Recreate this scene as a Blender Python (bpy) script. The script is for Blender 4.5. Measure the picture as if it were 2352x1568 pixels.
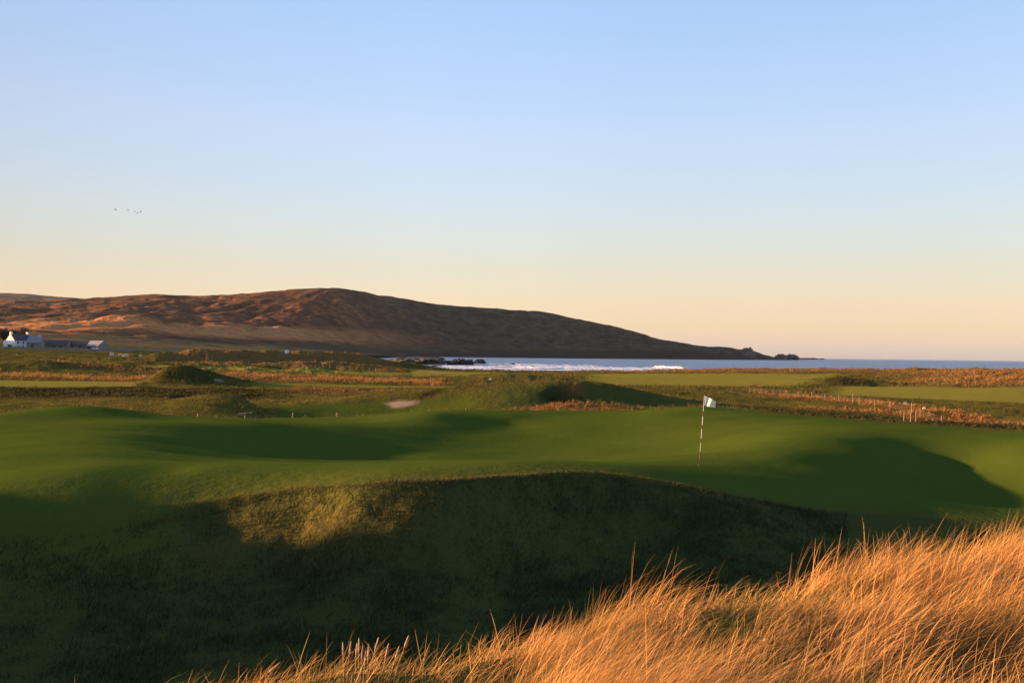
import bpy, math, random
import numpy as np
from mathutils import Matrix, Vector, Euler

random.seed(7); rng = np.random.default_rng(7)
for o in list(bpy.data.objects): bpy.data.objects.remove(o, do_unlink=True)
scn = bpy.context.scene
col = scn.collection
R = math.radians

# ------------------------------------------------------------------ camera
EYE = 9.0                      # metres above the sea (z = 0)
cam_d = bpy.data.cameras.new('camera'); cam = bpy.data.objects.new('camera', cam_d)
col.objects.link(cam); scn.camera = cam
cam_d.lens = 35; cam_d.sensor_width = 36; cam_d.clip_start = 0.1; cam_d.clip_end = 60000
PITCH, ROLL = 0.712, 0.74
CM = Matrix.Rotation(R(90+PITCH), 3, 'X') @ Matrix.Rotation(R(ROLL), 3, 'Z')
cam.matrix_world = Matrix.Translation((0, 0, EYE)) @ CM.to_4x4()
F = 2352*35/36

# ------------------------------------------------------------------ sun, sky, exposure
SUN_EL, SUN_AZ = 8.2, -80.0     # azimuth from the view axis, negative = to the left
w = bpy.data.worlds.new('World'); scn.world = w; w.use_nodes = True
nt = w.node_tree; nt.nodes.clear()
out = nt.nodes.new('ShaderNodeOutputWorld'); bg = nt.nodes.new('ShaderNodeBackground')
sky = nt.nodes.new('ShaderNodeTexSky'); sky.sky_type = 'NISHITA'; sky.sun_disc = False
sky.sun_elevation = R(SUN_EL); sky.sun_rotation = R(SUN_AZ)
sky.air_density = 1.0; sky.dust_density = 0.3; sky.ozone_density = 1.0; sky.altitude = 0
hs = nt.nodes.new('ShaderNodeHueSaturation'); hs.inputs['Saturation'].default_value = 1.0
nt.links.new(sky.outputs[0], hs.inputs['Color'])
# evening colour bands of the air by elevation: mauve at the sea, peach, cream, then blue
tc = nt.nodes.new('ShaderNodeTexCoord'); sp = nt.nodes.new('ShaderNodeSeparateXYZ'); nt.links.new(tc.outputs['Generated'], sp.inputs[0])
mr = nt.nodes.new('ShaderNodeMapRange'); mr.inputs['From Min'].default_value = 0; mr.inputs['From Max'].default_value = .35; nt.links.new(sp.outputs['Z'], mr.inputs[0])
sr = nt.nodes.new('ShaderNodeValToRGB'); nt.links.new(mr.outputs[0], sr.inputs[0]); er = sr.color_ramp.elements
BANDS = [(.004,.52,.58,1.30),(.026,.66,.575,.84),(.05,.74,.60,.72),(.084,.81,.67,.73),(.134,.94,.81,.89),(.219,1.126,.998,1.154),(.327,1.19,1.155,1.359)]
while len(er) < len(BANDS): er.new(.5)
for k_, (z_, r_, g_, b_) in enumerate(BANDS): er[k_].position = z_/.35; er[k_].color = (r_/1.4, g_/1.4, b_/1.4, 1)
vm = nt.nodes.new('ShaderNodeVectorMath'); vm.operation = 'MULTIPLY'; nt.links.new(hs.outputs[0], vm.inputs[0]); nt.links.new(sr.outputs[0], vm.inputs[1])
vs_ = nt.nodes.new('ShaderNodeVectorMath'); vs_.operation = 'SCALE'; vs_.inputs[3].default_value = 1.4; nt.links.new(vm.outputs[0], vs_.inputs[0])
mx_ = nt.nodes.new('ShaderNodeMapRange'); mx_.inputs['From Min'].default_value = -1; mx_.inputs['From Max'].default_value = 1; nt.links.new(sp.outputs['X'], mx_.inputs[0])
ar = nt.nodes.new('ShaderNodeValToRGB'); nt.links.new(mx_.outputs[0], ar.inputs[0]); ea = ar.color_ramp.elements
EVEN = [(-.60,.56),(-.46,.62),(-.34,.73),(-.22,.83),(-.1,.92),(.02,.97),(.25,.98),(.46,.94)]   # thin veil evening out the glow near the sun
while len(ea) < len(EVEN): ea.new(.5)
for k_, (x_, g_) in enumerate(EVEN): ea[k_].position = (x_+1)/2; ea[k_].color = (g_, g_, g_, 1)
ve = nt.nodes.new('ShaderNodeVectorMath'); ve.operation = 'MULTIPLY'; nt.links.new(vs_.outputs[0], ve.inputs[0]); nt.links.new(ar.outputs[0], ve.inputs[1])
nt.links.new(ve.outputs[0], bg.inputs[0])
nt.links.new(bg.outputs[0], out.inputs[0]); bg.inputs[1].default_value = 0.075
sd = bpy.data.lights.new('sun', 'SUN'); so = bpy.data.objects.new('sun', sd); col.objects.link(so)
sd.energy = 5.0; sd.angle = R(1.0); sd.color = (1.0, 0.56, 0.24)
SV = Vector((math.sin(R(SUN_AZ))*math.cos(R(SUN_EL)), math.cos(R(SUN_AZ))*math.cos(R(SUN_EL)), math.sin(R(SUN_EL))))
so.rotation_euler = SV.to_track_quat('Z', 'Y').to_euler()
so.location = (-60, 0, 40)
scn.view_settings.view_transform = 'Standard'; scn.view_settings.look = 'None'
scn.view_settings.exposure = 2.07; scn.view_settings.gamma = 1.0

# ------------------------------------------------------------------ helpers
CMn = np.array(CM)
def ray(px, py):
    d = CMn @ np.array([px-1176.0, 784.0-py, -F]); h = math.hypot(d[0], d[1])
    return d[0]/h, d[1]/h, d[2]/h
def azpx(px, py=850.0):
    x, y, z = ray(px, py); return math.atan2(x, y)
def PT(px, py, r):             # photo pixel (2352 wide) + ground distance -> world point
    x, y, z = ray(px, py); return np.array([x*r, y*r, EYE+z*r])
def PZ(px, py, z):             # photo pixel + height relative to the eye -> (az, ln r, z)
    x, y, t = ray(px, py); r = z/t
    return math.atan2(x, y), math.log(r), z
_pp = np.linspace(-1200, 3600, 241); _aa = np.array([azpx(p) for p in _pp])
def px_of(az): return np.interp(az, _aa, _pp)

_perm = np.random.default_rng(3).permutation(4096)
_grad = np.random.default_rng(4).uniform(0, 2*np.pi, 4096)
_gc, _gs = np.cos(_grad), np.sin(_grad)
def perlin(x, y):
    xi = np.floor(x).astype(np.int64); yi = np.floor(y).astype(np.int64)
    xf = x-xi; yf = y-yi
    u = xf*xf*xf*(xf*(xf*6-15)+10); v = yf*yf*yf*(yf*(yf*6-15)+10)
    def g(ix, iy, dx, dy):
        h = _perm[(_perm[ix & 4095]+iy) & 4095]
        return _gc[h]*dx+_gs[h]*dy
    n00 = g(xi, yi, xf, yf); n10 = g(xi+1, yi, xf-1, yf)
    n01 = g(xi, yi+1, xf, yf-1); n11 = g(xi+1, yi+1, xf-1, yf-1)
    return ((n00*(1-u)+n10*u)*(1-v)+(n01*(1-u)+n11*u)*v)*1.4
def fbm(x, y, o=4, g=0.5):
    s = 0; a = 1.0; f = 1.0
    for i in range(o):
        s = s+a*perlin(x*f+13.7*i, y*f+7.3*i); a *= g; f *= 2.03
    return s
def sstep(a, b, x):
    t = np.clip((x-a)/(b-a), 0, 1); return t*t*(3-2*t)
def smax(a, b, k):
    h = np.clip(0.5+0.5*(a-b)/k, 0, 1); return b*(1-h)+a*h+k*h*(1-h)
def smin(a, b, k): return -smax(-a, -b, k)
class TPS:
    def __init__(s, pts, lam=4e-4):
        P = np.array(pts, float); s.X = P[:, :2]; n = len(P)
        K = s.k(np.linalg.norm(s.X[:, None]-s.X[None], axis=2)); K[np.arange(n), np.arange(n)] += lam
        A = np.zeros((n+3, n+3)); A[:n, :n] = K; A[:n, n] = 1; A[:n, n+1:] = s.X; A[n, :n] = 1; A[n+1:, :n] = s.X.T
        s.c = np.linalg.solve(A, np.r_[P[:, 2], 0, 0, 0])
    @staticmethod
    def k(d): d = np.maximum(d, 1e-9); return d*d*np.log(d)
    def __call__(s, u, v):
        n = len(s.X); r = s.c[n]+s.c[n+1]*u+s.c[n+2]*v
        for i in range(n):
            r = r+s.c[i]*s.k(np.hypot(u-s.X[i, 0], v-s.X[i, 1]))
        return r
def crv(x, xs, ys):            # smooth (monotone cubic) 1-D curve
    xs = np.array(xs, float); ys = np.array(ys, float)
    h = np.diff(xs); d = np.diff(ys)/h; m = np.zeros_like(ys)
    m[0] = d[0]; m[-1] = d[-1]
    for i in range(1, len(xs)-1):
        m[i] = 0 if d[i-1]*d[i] <= 0 else 2*d[i-1]*d[i]/(d[i-1]+d[i])
    x = np.clip(x, xs[0], xs[-1]); i = np.clip(np.searchsorted(xs, x)-1, 0, len(xs)-2)
    t = (x-xs[i])/h[i]; t2 = t*t; t3 = t2*t
    return (2*t3-3*t2+1)*ys[i]+(t3-2*t2+t)*h[i]*m[i]+(-2*t3+3*t2)*ys[i+1]+(t3-t2)*h[i]*m[i+1]

# ------------------------------------------------------------------ terrain height (relative to the eye)
# the putting green and the slopes round it, read off at points: (px, py, z)
GP = [(-500,1250,-4.2),(-500,1080,-3.6),(-500,960,-3.4),
 (-200,1240,-4.1),(-200,1080,-3.35),(-200,960,-3.15),
 (0,1236,-4.1),(0,1140,-3.5),(0,1080,-3.2),(0,1000,-3.08),(0,962,-2.98),
 (200,1222,-4.05),(200,1140,-3.5),(200,1085,-3.12),(200,1000,-2.96),(200,945,-2.72),
 (400,1192,-3.9),(400,1130,-3.45),(400,1085,-3.2),(400,1030,-3.3),(400,980,-3.0),(400,955,-2.95),
 (600,1143,-3.45),(600,1072,-3.09),(300,1030,-3.05),(450,1078,-3.12),(450,1048,-3.4),(600,1048,-3.68),(600,1007,-3.38),(600,978,-3.08),(600,962,-3.25),
 (850,1103,-2.95),(850,1067,-3.02),(850,1048,-3.95),(850,1005,-3.62),(850,962,-3.2),
 (1000,1096,-2.87),(1000,1064,-2.95),(1000,1048,-4.02),(1000,1005,-3.72),(1000,953,-2.95),
 (1176,1091,-2.9),(1176,1060,-2.87),(1176,1048,-4.08),(1176,1005,-3.78),(1176,980,-3.5),(1176,957,-3.05),
 (1400,1096,-3.05),(1400,1064,-3.08),(1400,1042,-3.95),(1400,1010,-3.72),(1400,985,-3.45),(1400,955,-3.0),
 (1606,1122,-3.34),(1606,1068,-3.42),(1606,1030,-3.68),(1606,995,-3.3),(1606,955,-2.85),(1606,936,-2.55),
 (1800,1160,-3.85),(1800,1100,-3.72),(1800,1050,-3.35),(1800,1000,-3.0),(1800,960,-2.78),
 (2000,1182,-4.35),(2000,1130,-4.1),(2000,1080,-3.75),(2000,1048,-3.45),(2000,1000,-2.95),(2000,975,-2.78),
 (2200,1182,-4.4),(2200,1130,-4.3),(2200,1070,-3.8),(2200,1020,-3.15),(2200,988,-2.85),
 (2352,1150,-4.45),(2352,1090,-3.85),(2352,1040,-3.25),(2352,995,-2.85),
 (2700,1150,-4.1),(2700,1040,-3.0),(2700,1000,-2.6)]
pts = [PZ(*p) for p in GP]
for px in range(-600, 3001, 400):
    a = azpx(px)
    pts += [(a, math.log(64), -4.9), (a, math.log(76), -5.8), (a, math.log(95), -6.05), (a, math.log(130), -6.05)]
    pts += [(a, math.log(14), -3.2), (a, math.log(8), -3.2)]
G_tps = TPS(pts)
CRX = [-900,-400,0,240,460,650,850,1000,1176,1400,1640,1800,2000,2200,2352,3000]   # crest of the bank: px, py, z, slope
CRY = [1300,1275,1236,1218,1179,1130,1103,1096,1091,1096,1125,1160,1185,1190,1170,1150]
CRZ = [-4.2,-4.2,-4.2,-4.1,-3.85,-3.35,-2.9,-2.82,-2.88,-3.12,-3.36,-3.85,-4.4,-4.4,-4.2,-3.8]
CRR = [math.exp(PZ(a, b, c)[1]) for a, b, c in zip(CRX, CRY, CRZ)]
CRS = [.30,.30,.34,.38,.48,.56,.60,.60,.60,.55,.45,.25,.10,.08,.10,.10]
# rise and fall of the links beyond, by distance and px
TX = [-1200,-300,0,300,600,900,1200,1600,2000,2352,2900]
TR = [80,130,180,225,300,400,530,800,1500,9000]
TZ = [[-5.9]*11,
 [-5.8,-5.8,-5.9,-6,-6.1,-6.1,-6.1,-6.1,-6.1,-6.0,-6],
 [-5.4,-5.5,-5.6,-5.8,-6,-6.1,-6.1,-6.1,-6.0,-5.8,-5.6],
 [-4.8,-5.0,-5.2,-5.5,-5.9,-6.1,-6.1,-6.0,-5.8,-5.2,-5],
 [-3.8,-4.0,-4.2,-4.8,-5.6,-6.2,-6.35,-5.95,-5.2,-4.2,-4],
 [-2.6,-2.8,-3.0,-3.8,-5.0,-6.7,-7.0,-5.5,-4.7,-4.1,-4.0],
 [-.3,-.3,-.3,-1.2,-4.0,-6.3,-12,-12,-12,-12,-12],
 [4,4,4,2,-2.5,-8.0,-12,-12,-12,-12,-12],
 [14,14,12,8,0,-12,-12,-12,-12,-12,-12],
 [14,14,12,8,0,-12,-12,-12,-12,-12,-12]]
TZ = np.array(TZ)
def plain(px, v):
    rows = [crv(px, TX, row) for row in TZ]
    lr = np.log(TR); vv = np.clip(v, lr[0], lr[-1]); i = np.clip(np.searchsorted(lr, vv)-1, 0, len(TR)-2)
    t = (vv-lr[i])/(np.diff(lr)[i]); t = t*t*(3-2*t)
    S = np.stack(rows); shp = px.shape; idx = np.indices(shp)
    a = np.take_along_axis(S, i[None], 0)[0]; b = np.take_along_axis(S, i[None]+1, 0)[0]
    return a*(1-t)+b*t
# mounds: px, distance, height, half width left, half width right, half depth
MN = [(1262,118,2.2,8,5,4.2),(1378,119,1.9,5,6,4.2),(1490,120,.9,6,10,5),(1180,112,.9,7,6,5),(1150,90,.8,6,8,4),(1290,89,.7,4,5,3),(1420,88,1.2,6,9,4),(1600,80,1.2,8,7,6),
      (950,122,1.3,9,10,7),(1080,120,1.0,7,7,5),
      (540,101,1.6,8,2.5,9),(430,96,.6,9,8,6),
      (385,182,2.3,3.4,9,5),(440,182,1.3,5,11,5),
      (200,255,1.4,22,14,12),(60,250,1.0,14,10,10),
      (470,375,3.5,26,24,9),(615,385,4.6,24,12,9),(725,392,4.8,13,24,10),(860,395,2.6,20,26,18),
      (740,345,2.3,20,30,9),
      (1175,222,1.5,13,16,8),(1110,235,1.0,8,9,6),(1230,260,.9,12,20,10),
      (1930,235,1.3,7,10,7),(1850,245,.6,16,20,8),
      (2250,285,.7,30,30,18),(2110,300,.7,22,22,14),(2352,250,.9,18,25,14),(2480,290,.9,30,40,20),
      (1720,64,.55,4.0,5.5,4),(1640,60,.5,4.5,4,4),
            (700,1.2e3,0,1,1,1)]
GM = [(130,45,.32,6,3,2.5),(470,40.5,.20,7,3.2,1.6),(1320,46.5,.28,4,3.5,2.2),(1560,47,.20,3,3,2.2)]
HOL = [(2180,112,-.8,6,6,4),(760,103,-1.5,7.5,13,8),(1300,114.2,-.9,1.9,2.0,1.1)]
def height(az, r):
    v = np.log(r); px = px_of(az); x = np.sin(az)*r; y = np.cos(az)*r
    out = np.empty_like(r)
    g = np.zeros_like(r); near = r < 140
    g[near] = G_tps(az[near], v[near])
    p = plain(px, v)
    t = sstep(math.log(78), math.log(110), v)
    g = np.where(near, g*(1-t)+p*t, p)
    g = np.where(np.abs(az) > 0.75, np.where(r > 30, np.maximum(p, -6)+0*g, -3.4), g)  # away from the view
    ta = sstep(0.55, 0.75, np.abs(az)); side = np.where(r < 60, -3.4, p)
    g = g*(1-ta)+side*ta
    # mounds
    for (mx, mr, h, wl, wr, wd) in MN+HOL:
        a = azpx(mx); dx = (az-a)*mr; dy = r-mr
        w_ = np.where(dx < 0, wl, wr)
        e = (dx/w_)**2+(dy/wd)**2
        g = g+h*np.exp(-e*1.1)
    for (mx, mr, h, wl, wr, wd) in GM:
        a = azpx(mx); dx = (az-a)*mr; dy = r-mr
        g = g+h*np.exp(-((dx/np.where(dx < 0, wl, wr))**2+(dy/wd)**2)*1.1)
    # noise of the rough ground
    rough = sstep(55, 75, r)*(1-mown_mask(px, r, g)*0.85)
    g = g+rough*(0.22*fbm(x/14, y/14, 4)+0.06*fbm(x/2.3+9, y/2.3, 3))*np.clip(r/110, .5, 2.2)
    dune = sstep(230, 300, r)*(1-sstep(480, 600, r))*np.maximum(sstep(1700, 2100, px)+0*px, sstep(900, 700, px)*sstep(300, 420, px))
    g = g+dune*np.where(px < 1000, .9, .38)*fbm(x/11+3, y/11, 5, .6)
    # coast ridge
    g = g+0.7*np.exp(-((r-400)/28)**2)*sstep(1480, 1750, px)*(1+0.6*fbm(x/22, y/22, 3))
    g = g+0.25*fbm(x/1.0e2, y/1.0e2, 3)*sstep(150, 300, r)
    # long swells on the green itself
    g = g+(0.055*perlin(x/9.5+2.4, y/3.6)+0.050*fbm(x/4.8, y/1.8+8, 2))*(1-sstep(50, 60, r))*sstep(25, 31, r)
    # bank down to the hollow in front of the green
    rc = crv(px, CRX, CRR); zc = crv(px, CRX, CRZ); sl = crv(px, CRX, CRS)
    rc = rc+0.10*perlin(az*14, v*0+3.3)
    B = zc+(r-rc)*sl+np.maximum(r-rc, 0)*1.2+sstep(0, 1.2, rc-r)*(0.08*fbm(x/1.3, y/1.3, 4, .6)+0.10*perlin(x/5, y/5))
    V = crv(px, [-900,0,600,1200,1700,2000,2352,3000], [-4.9,-5.2,-5.1,-4.9,-4.75,-4.85,-4.7,-4.2])+0.03*(15-r)*0+0.10*perlin(x/7+4, y/7)
    B = smax(B, V, .9)
    Bk = np.where(r < 45, B, 50.0)
    n = r < 60
    z = np.where(n, smin(g, Bk, 0.05), g)
    # the dune the camera stands on
    cr = crv(px, [-1200,-400,0,400,700,1000,1300,1600,1900,2352,3200], [3.6,3.9,4.2,4.5,4.9,5.6,6.4,7.3,8.2,9.6,11])
    cz = crv(px, [-1200,0,400,700,1000,1300,1600,1900,2352,3200], [-1.75,-1.68,-1.58,-1.64,-1.80,-1.88,-1.87,-1.82,-1.72,-1.5])
    inner = cz-0.02*(cr-r)*0+0.10*perlin(x/1.9+1, y/1.9)*sstep(.5, 2, r)+0.05*perlin(x/.8, y/.8)-0.14*np.clip(cr-r, 0, 3)*0.6*sstep(1500, 2300, px)
    D = inner-np.maximum(r-cr, 0)**1.25*0.62
    D = np.where(np.abs(az) > 1.2, np.maximum(D, -2.2-0.10*np.maximum(r-9, 0)), D)
    z = smax(z, D, 0.5)
    # high dune to the left, outside the picture: it keeps the hollow in shade
    ux = x+52-0.02*y; e = (ux/15)**2
    ylim = sstep(SH_Y+1.2, SH_Y-2.2, y)*sstep(-60, -30, y)
    z = z+ylim*(SH_H-z)*np.exp(-e)*(x < 0)
    return z
SH_Y, SH_H = 30.3, 4.2
def fair(px, r):               # fairways beyond the green
    f = sstep(1290, 1400, px+0*r)*(1-sstep(1830, 1950, px-(r-270)*1.2))*sstep(205, 215, r)*(1-sstep(330, 345, r))
    f = np.maximum(f, sstep(1880, 1960, px)*sstep(150+(2352-px)*.04, 158+(2352-px)*.04, r)*(1-sstep(215, 225, r)))
    f = np.maximum(f, sstep(930, 960, px)*(1-sstep(1120, 1180, px))*sstep(250, 262, r)*(1-sstep(350, 360, r)))
    f = np.maximum(f, (1-sstep(900, 980, px))*sstep(262, 270, r)*(1-sstep(315, 322, r))*.8)
    f = np.maximum(f, (1-sstep(290, 330, px))*sstep(160, 166, r)*(1-sstep(186, 192, r)))
    f = np.maximum(f, sstep(560, 620, px)*(1-sstep(1000, 1060, px))*sstep(170, 174, r)*(1-sstep(184, 188, r))*.8)
    f = np.maximum(f, sstep(610, 660, px+r*0)*(1-sstep(1050, 1150, px))*sstep(84, 88, r)*(1-sstep(114, 117, r))*.75)
    return f
def mown_mask(px, r, z):
    rc = crv(px, CRX, CRR)
    back = 1-sstep(0, 2.5, r-crv(px, [-500,0,200,400,600,850,1000,1300,1606,1700,2000,2352,2900], [47,47,48,48,50,51,51,51,50,49.5,47,44,45]))
    m = sstep(-.05, .25, r-rc)*back*(1-.38*np.clip(1-(r-rc)/3.2, 0, 1))
    # hollow in front of the bank is mown too
    c2 = crv(px, [0,600,1200,1700,2100,2352], [12,13,15.5,19,25,25])
    m = np.maximum(m, (1-sstep(c2-2.5, c2+.5, r))*.75)
    m = np.maximum(m, .7*sstep(rc-4.0, rc-.8, r)*back*sstep(480, 380, px))
    return np.maximum(m, fair(px, r))

# polar grid round the camera: fine inside the view, coarse elsewhere
fine = np.arange(-29.0, 29.001, 0.055)
lf = -29.0-np.cumsum(np.linspace(0.3, 5.0, 57)); lf = lf[lf > -180]
azd = np.concatenate([lf[::-1], fine, -lf]); azd = np.concatenate([[-180.0], azd, [180.0]])
AZ = np.radians(azd)
lr = np.concatenate([np.arange(math.log(.6), math.log(700), 0.0062), np.arange(math.log(700), math.log(12000), 0.06)])
U, V_ = np.meshgrid(AZ, lr, indexing='xy')
Rr = np.exp(V_)
Z = height(U, Rr)
def hz(x, y):                  # ground height (world) at scattered points, bilinear in the grid
    az = np.arctan2(x, y); v = np.log(np.maximum(np.hypot(x, y), .61))
    i = np.clip(np.searchsorted(AZ, az)-1, 0, len(AZ)-2); j = np.clip(np.searchsorted(lr, v)-1, 0, len(lr)-2)
    a = np.clip((az-AZ[i])/(AZ[i+1]-AZ[i]), 0, 1); b = np.clip((v-lr[j])/(lr[j+1]-lr[j]), 0, 1)
    return (Z[j, i]*(1-a)*(1-b)+Z[j, i+1]*a*(1-b)+Z[j+1, i]*(1-a)*b+Z[j+1, i+1]*a*b)+EYE
def hz1(x, y): return float(hz(np.array([x]), np.array([y]))[0])

# ------------------------------------------------------------------ object helpers
def tag(o, label=None, cat=None, group=None, kind=None):
    if label: o['label'] = label
    if cat: o['category'] = cat
    if group: o['group'] = group
    if kind: o['kind'] = kind
    return o
def mesh_np(name, V, quads=None, tris=None, mat=None, parent=None, smooth=True, attrs=None):
    me = bpy.data.meshes.new(name); V = np.asarray(V, np.float32).reshape(-1, 3)
    nq = 0 if quads is None else len(quads); ntr = 0 if tris is None else len(tris)
    me.vertices.add(len(V)); me.vertices.foreach_set('co', V.ravel())
    lp = []
    if nq: lp.append(np.asarray(quads).ravel())
    if ntr: lp.append(np.asarray(tris).ravel())
    lp = np.concatenate(lp).astype(np.int32)
    me.loops.add(len(lp)); me.loops.foreach_set('vertex_index', lp)
    tot = np.concatenate([np.full(nq, 4, np.int32), np.full(ntr, 3, np.int32)])
    st = np.concatenate([[0], np.cumsum(tot)[:-1]]).astype(np.int32)
    me.polygons.add(len(tot)); me.polygons.foreach_set('loop_start', st); me.polygons.foreach_set('loop_total', tot)
    me.polygons.foreach_set('use_smooth', np.full(len(tot), smooth))
    me.update(calc_edges=True)
    for k, a in (attrs or {}).items():
        at = me.attributes.new(k, 'FLOAT', 'POINT'); at.data.foreach_set('value', np.asarray(a, np.float32).ravel())
    o = bpy.data.objects.new(name, me); col.objects.link(o)
    if mat: me.materials.append(mat)
    if parent: o.parent = parent
    return o
def grid_faces(nr, nc):
    i = np.arange(nr-1)[:, None]*nc+np.arange(nc-1)[None]
    return np.stack([i, i+1, i+1+nc, i+nc], -1).reshape(-1, 4)
class MB:
    def __init__(s): s.v = []; s.f = []
    def box(s, c, d, rz=0, taper=1.0):
        n = len(s.v); cx, cy, cz = c; hx, hy, hz_ = d[0]/2, d[1]/2, d[2]/2
        for sz in (-1, 1):
            k = taper if sz > 0 else 1
            for sx, sy in ((-1, -1), (1, -1), (1, 1), (-1, 1)):
                x, y = sx*hx*k, sy*hy*k
                s.v.append((cx+x*math.cos(rz)-y*math.sin(rz), cy+x*math.sin(rz)+y*math.cos(rz), cz+sz*hz_))
        for q in ((3, 2, 1, 0), (4, 5, 6, 7), (0, 1, 5, 4), (1, 2, 6, 5), (2, 3, 7, 6), (3, 0, 4, 7)): s.f.append([n+i for i in q])
        return s
    def tube(s, p, rad, n=8, cap=True):
        p = [Vector(a) for a in p]; rad = rad if isinstance(rad, (list, tuple)) else [rad]*len(p)
        b = len(s.v)
        for i, a in enumerate(p):
            d = (p[min(i+1, len(p)-1)]-p[max(i-1, 0)]).normalized()
            e = d.orthogonal().normalized() if i == 0 else (e-d*e.dot(d)).normalized()
            g = d.cross(e)
            for k in range(n):
                t = 2*math.pi*k/n; s.v.append(tuple(a+(e*math.cos(t)+g*math.sin(t))*rad[i]))
        for i in range(len(p)-1):
            for k in range(n): s.f.append([b+i*n+k, b+i*n+(k+1) % n, b+(i+1)*n+(k+1) % n, b+(i+1)*n+k])
        if cap:
            s.f.append([b+k for k in range(n)][::-1]); s.f.append([b+(len(p)-1)*n+k for k in range(n)])
        return s
    def poly(s, pts, faces):
        n = len(s.v); s.v += [tuple(p) for p in pts]; s.f += [[n+i for i in f] for f in faces]; return s
    def gable(s, L, W, h, rise, ov=0):        # solid of a gabled house: length along x
        a, b = L/2, W/2
        return s.poly([(-a,-b,0),(a,-b,0),(a,b,0),(-a,b,0),(-a,-b,h),(a,-b,h),(a,b,h),(-a,b,h),(-a,0,h+rise),(a,0,h+rise)],
                      [(3,2,1,0),(0,1,5,4),(2,3,7,6),(1,2,6,9,5),(3,0,4,8,7),(4,5,9,8),(6,7,8,9)])
    def roof(s, L, W, h, rise, t=.18, ov=.35):
        a, b = L/2+ov*.5, W/2+ov; dz = -ov*rise/(W/2)
        p = [(-a,-b,h+dz),(a,-b,h+dz),(a,0,h+rise),(-a,0,h+rise),(a,b,h+dz),(-a,b,h+dz)]
        q = [(x, y, z+t) for x, y, z in p]
        return s.poly([(x, y, z+.02) for x, y, z in p]+q, [(0,1,2,3)[::-1],(3,2,4,5)[::-1],(6,7,8,9),(9,8,10,11),(0,1,7,6),(4,5,11,10),(1,2,8,7),(2,4,10,8),(5,3,9,11),(3,0,6,9)])
    def build(s, name, mat, parent=None, smooth=False):
        me = bpy.data.meshes.new(name); me.from_pydata(s.v, [], s.f); me.materials.append(mat)
        for p in me.polygons: p.use_smooth = smooth
        me.update(); o = bpy.data.objects.new(name, me); col.objects.link(o)
        if parent: o.parent = parent
        return o
def empty(name, loc, rz=0, **k):
    o = bpy.data.objects.new(name, None); col.objects.link(o); o.location = loc; o.rotation_euler = (0, 0, rz)
    o.empty_display_size = .3
    return tag(o, **k)
def copy_tree(o, parent=None):
    c = o.copy(); col.objects.link(c)
    if parent: c.parent = parent
    for ch in [k for k in bpy.data.objects if k.parent == o]: copy_tree(ch, c)
    return c

# ------------------------------------------------------------------ material helpers
def newmat(name, rough=.9, spec=.2):
    m = bpy.data.materials.new(name); m.use_nodes = True; n = m.node_tree.nodes; l = m.node_tree.links
    b = n['Principled BSDF']; b.inputs['Roughness'].default_value = rough
    b.inputs['Specular IOR Level'].default_value = spec
    return m, n, l, b
def noise(n, l, scale, detail=4, vec=None, rough=.55, dist=0):
    t = n.new('ShaderNodeTexNoise'); t.inputs['Scale'].default_value = scale; t.inputs['Detail'].default_value = detail
    t.inputs['Roughness'].default_value = rough; t.inputs['Distortion'].default_value = dist
    if vec: l.new(vec, t.inputs['Vector'])
    return t.outputs['Fac']
def ramp(n, l, fac, stops):
    r = n.new('ShaderNodeValToRGB'); l.new(fac, r.inputs[0]); e = r.color_ramp.elements
    while len(e) < len(stops): e.new(.5)
    for k, (p, c) in enumerate(stops):
        e[k].position = p; e[k].color = (*c, 1) if len(c) == 3 else c
    return r.outputs[0]
def mix(n, l, f, a, b, mode='MIX'):
    m = n.new('ShaderNodeMix'); m.data_type = 'RGBA'; m.blend_type = mode
    for s, v in ((0, f), (6, a), (7, b)):
        if isinstance(v, (int, float)): m.inputs[s].default_value = v
        elif isinstance(v, tuple): m.inputs[s].default_value = (*v, 1)
        else: l.new(v, m.inputs[s])
    return m.outputs[2]
def attr(n, name):
    a = n.new('ShaderNodeAttribute'); a.attribute_name = name; return a.outputs['Fac']
def mapping(n, l, scale, rot=(0, 0, 0)):
    g = n.new('ShaderNodeNewGeometry'); m = n.new('ShaderNodeMapping'); l.new(g.outputs['Position'], m.inputs[0])
    m.inputs['Scale'].default_value = scale; m.inputs['Rotation'].default_value = rot; return m.outputs[0]
def bump(n, l, b, h, dist, strength=1.0, prev=None):
    k = n.new('ShaderNodeBump'); k.inputs['Distance'].default_value = dist; k.inputs['Strength'].default_value = strength
    l.new(h, k.inputs['Height'])
    if prev: l.new(prev, k.inputs['Normal'])
    if b: l.new(k.outputs[0], b.inputs['Normal'])
    return k.outputs[0]
def simple(name, c, rough=.8, var=.25, scale=3.0, spec=.2):
    m, n, l, b = newmat(name, rough, spec)
    f = noise(n, l, scale, 5, mapping(n, l, (1, 1, 1)))
    c2 = tuple(x*(1-var) for x in c); c3 = tuple(min(1, x*(1+var)) for x in c)
    l.new(ramp(n, l, f, [(.3, c2), (.7, c3)]), b.inputs['Base Color'])
    bump(n, l, b, f, .02, .5); return m

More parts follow.
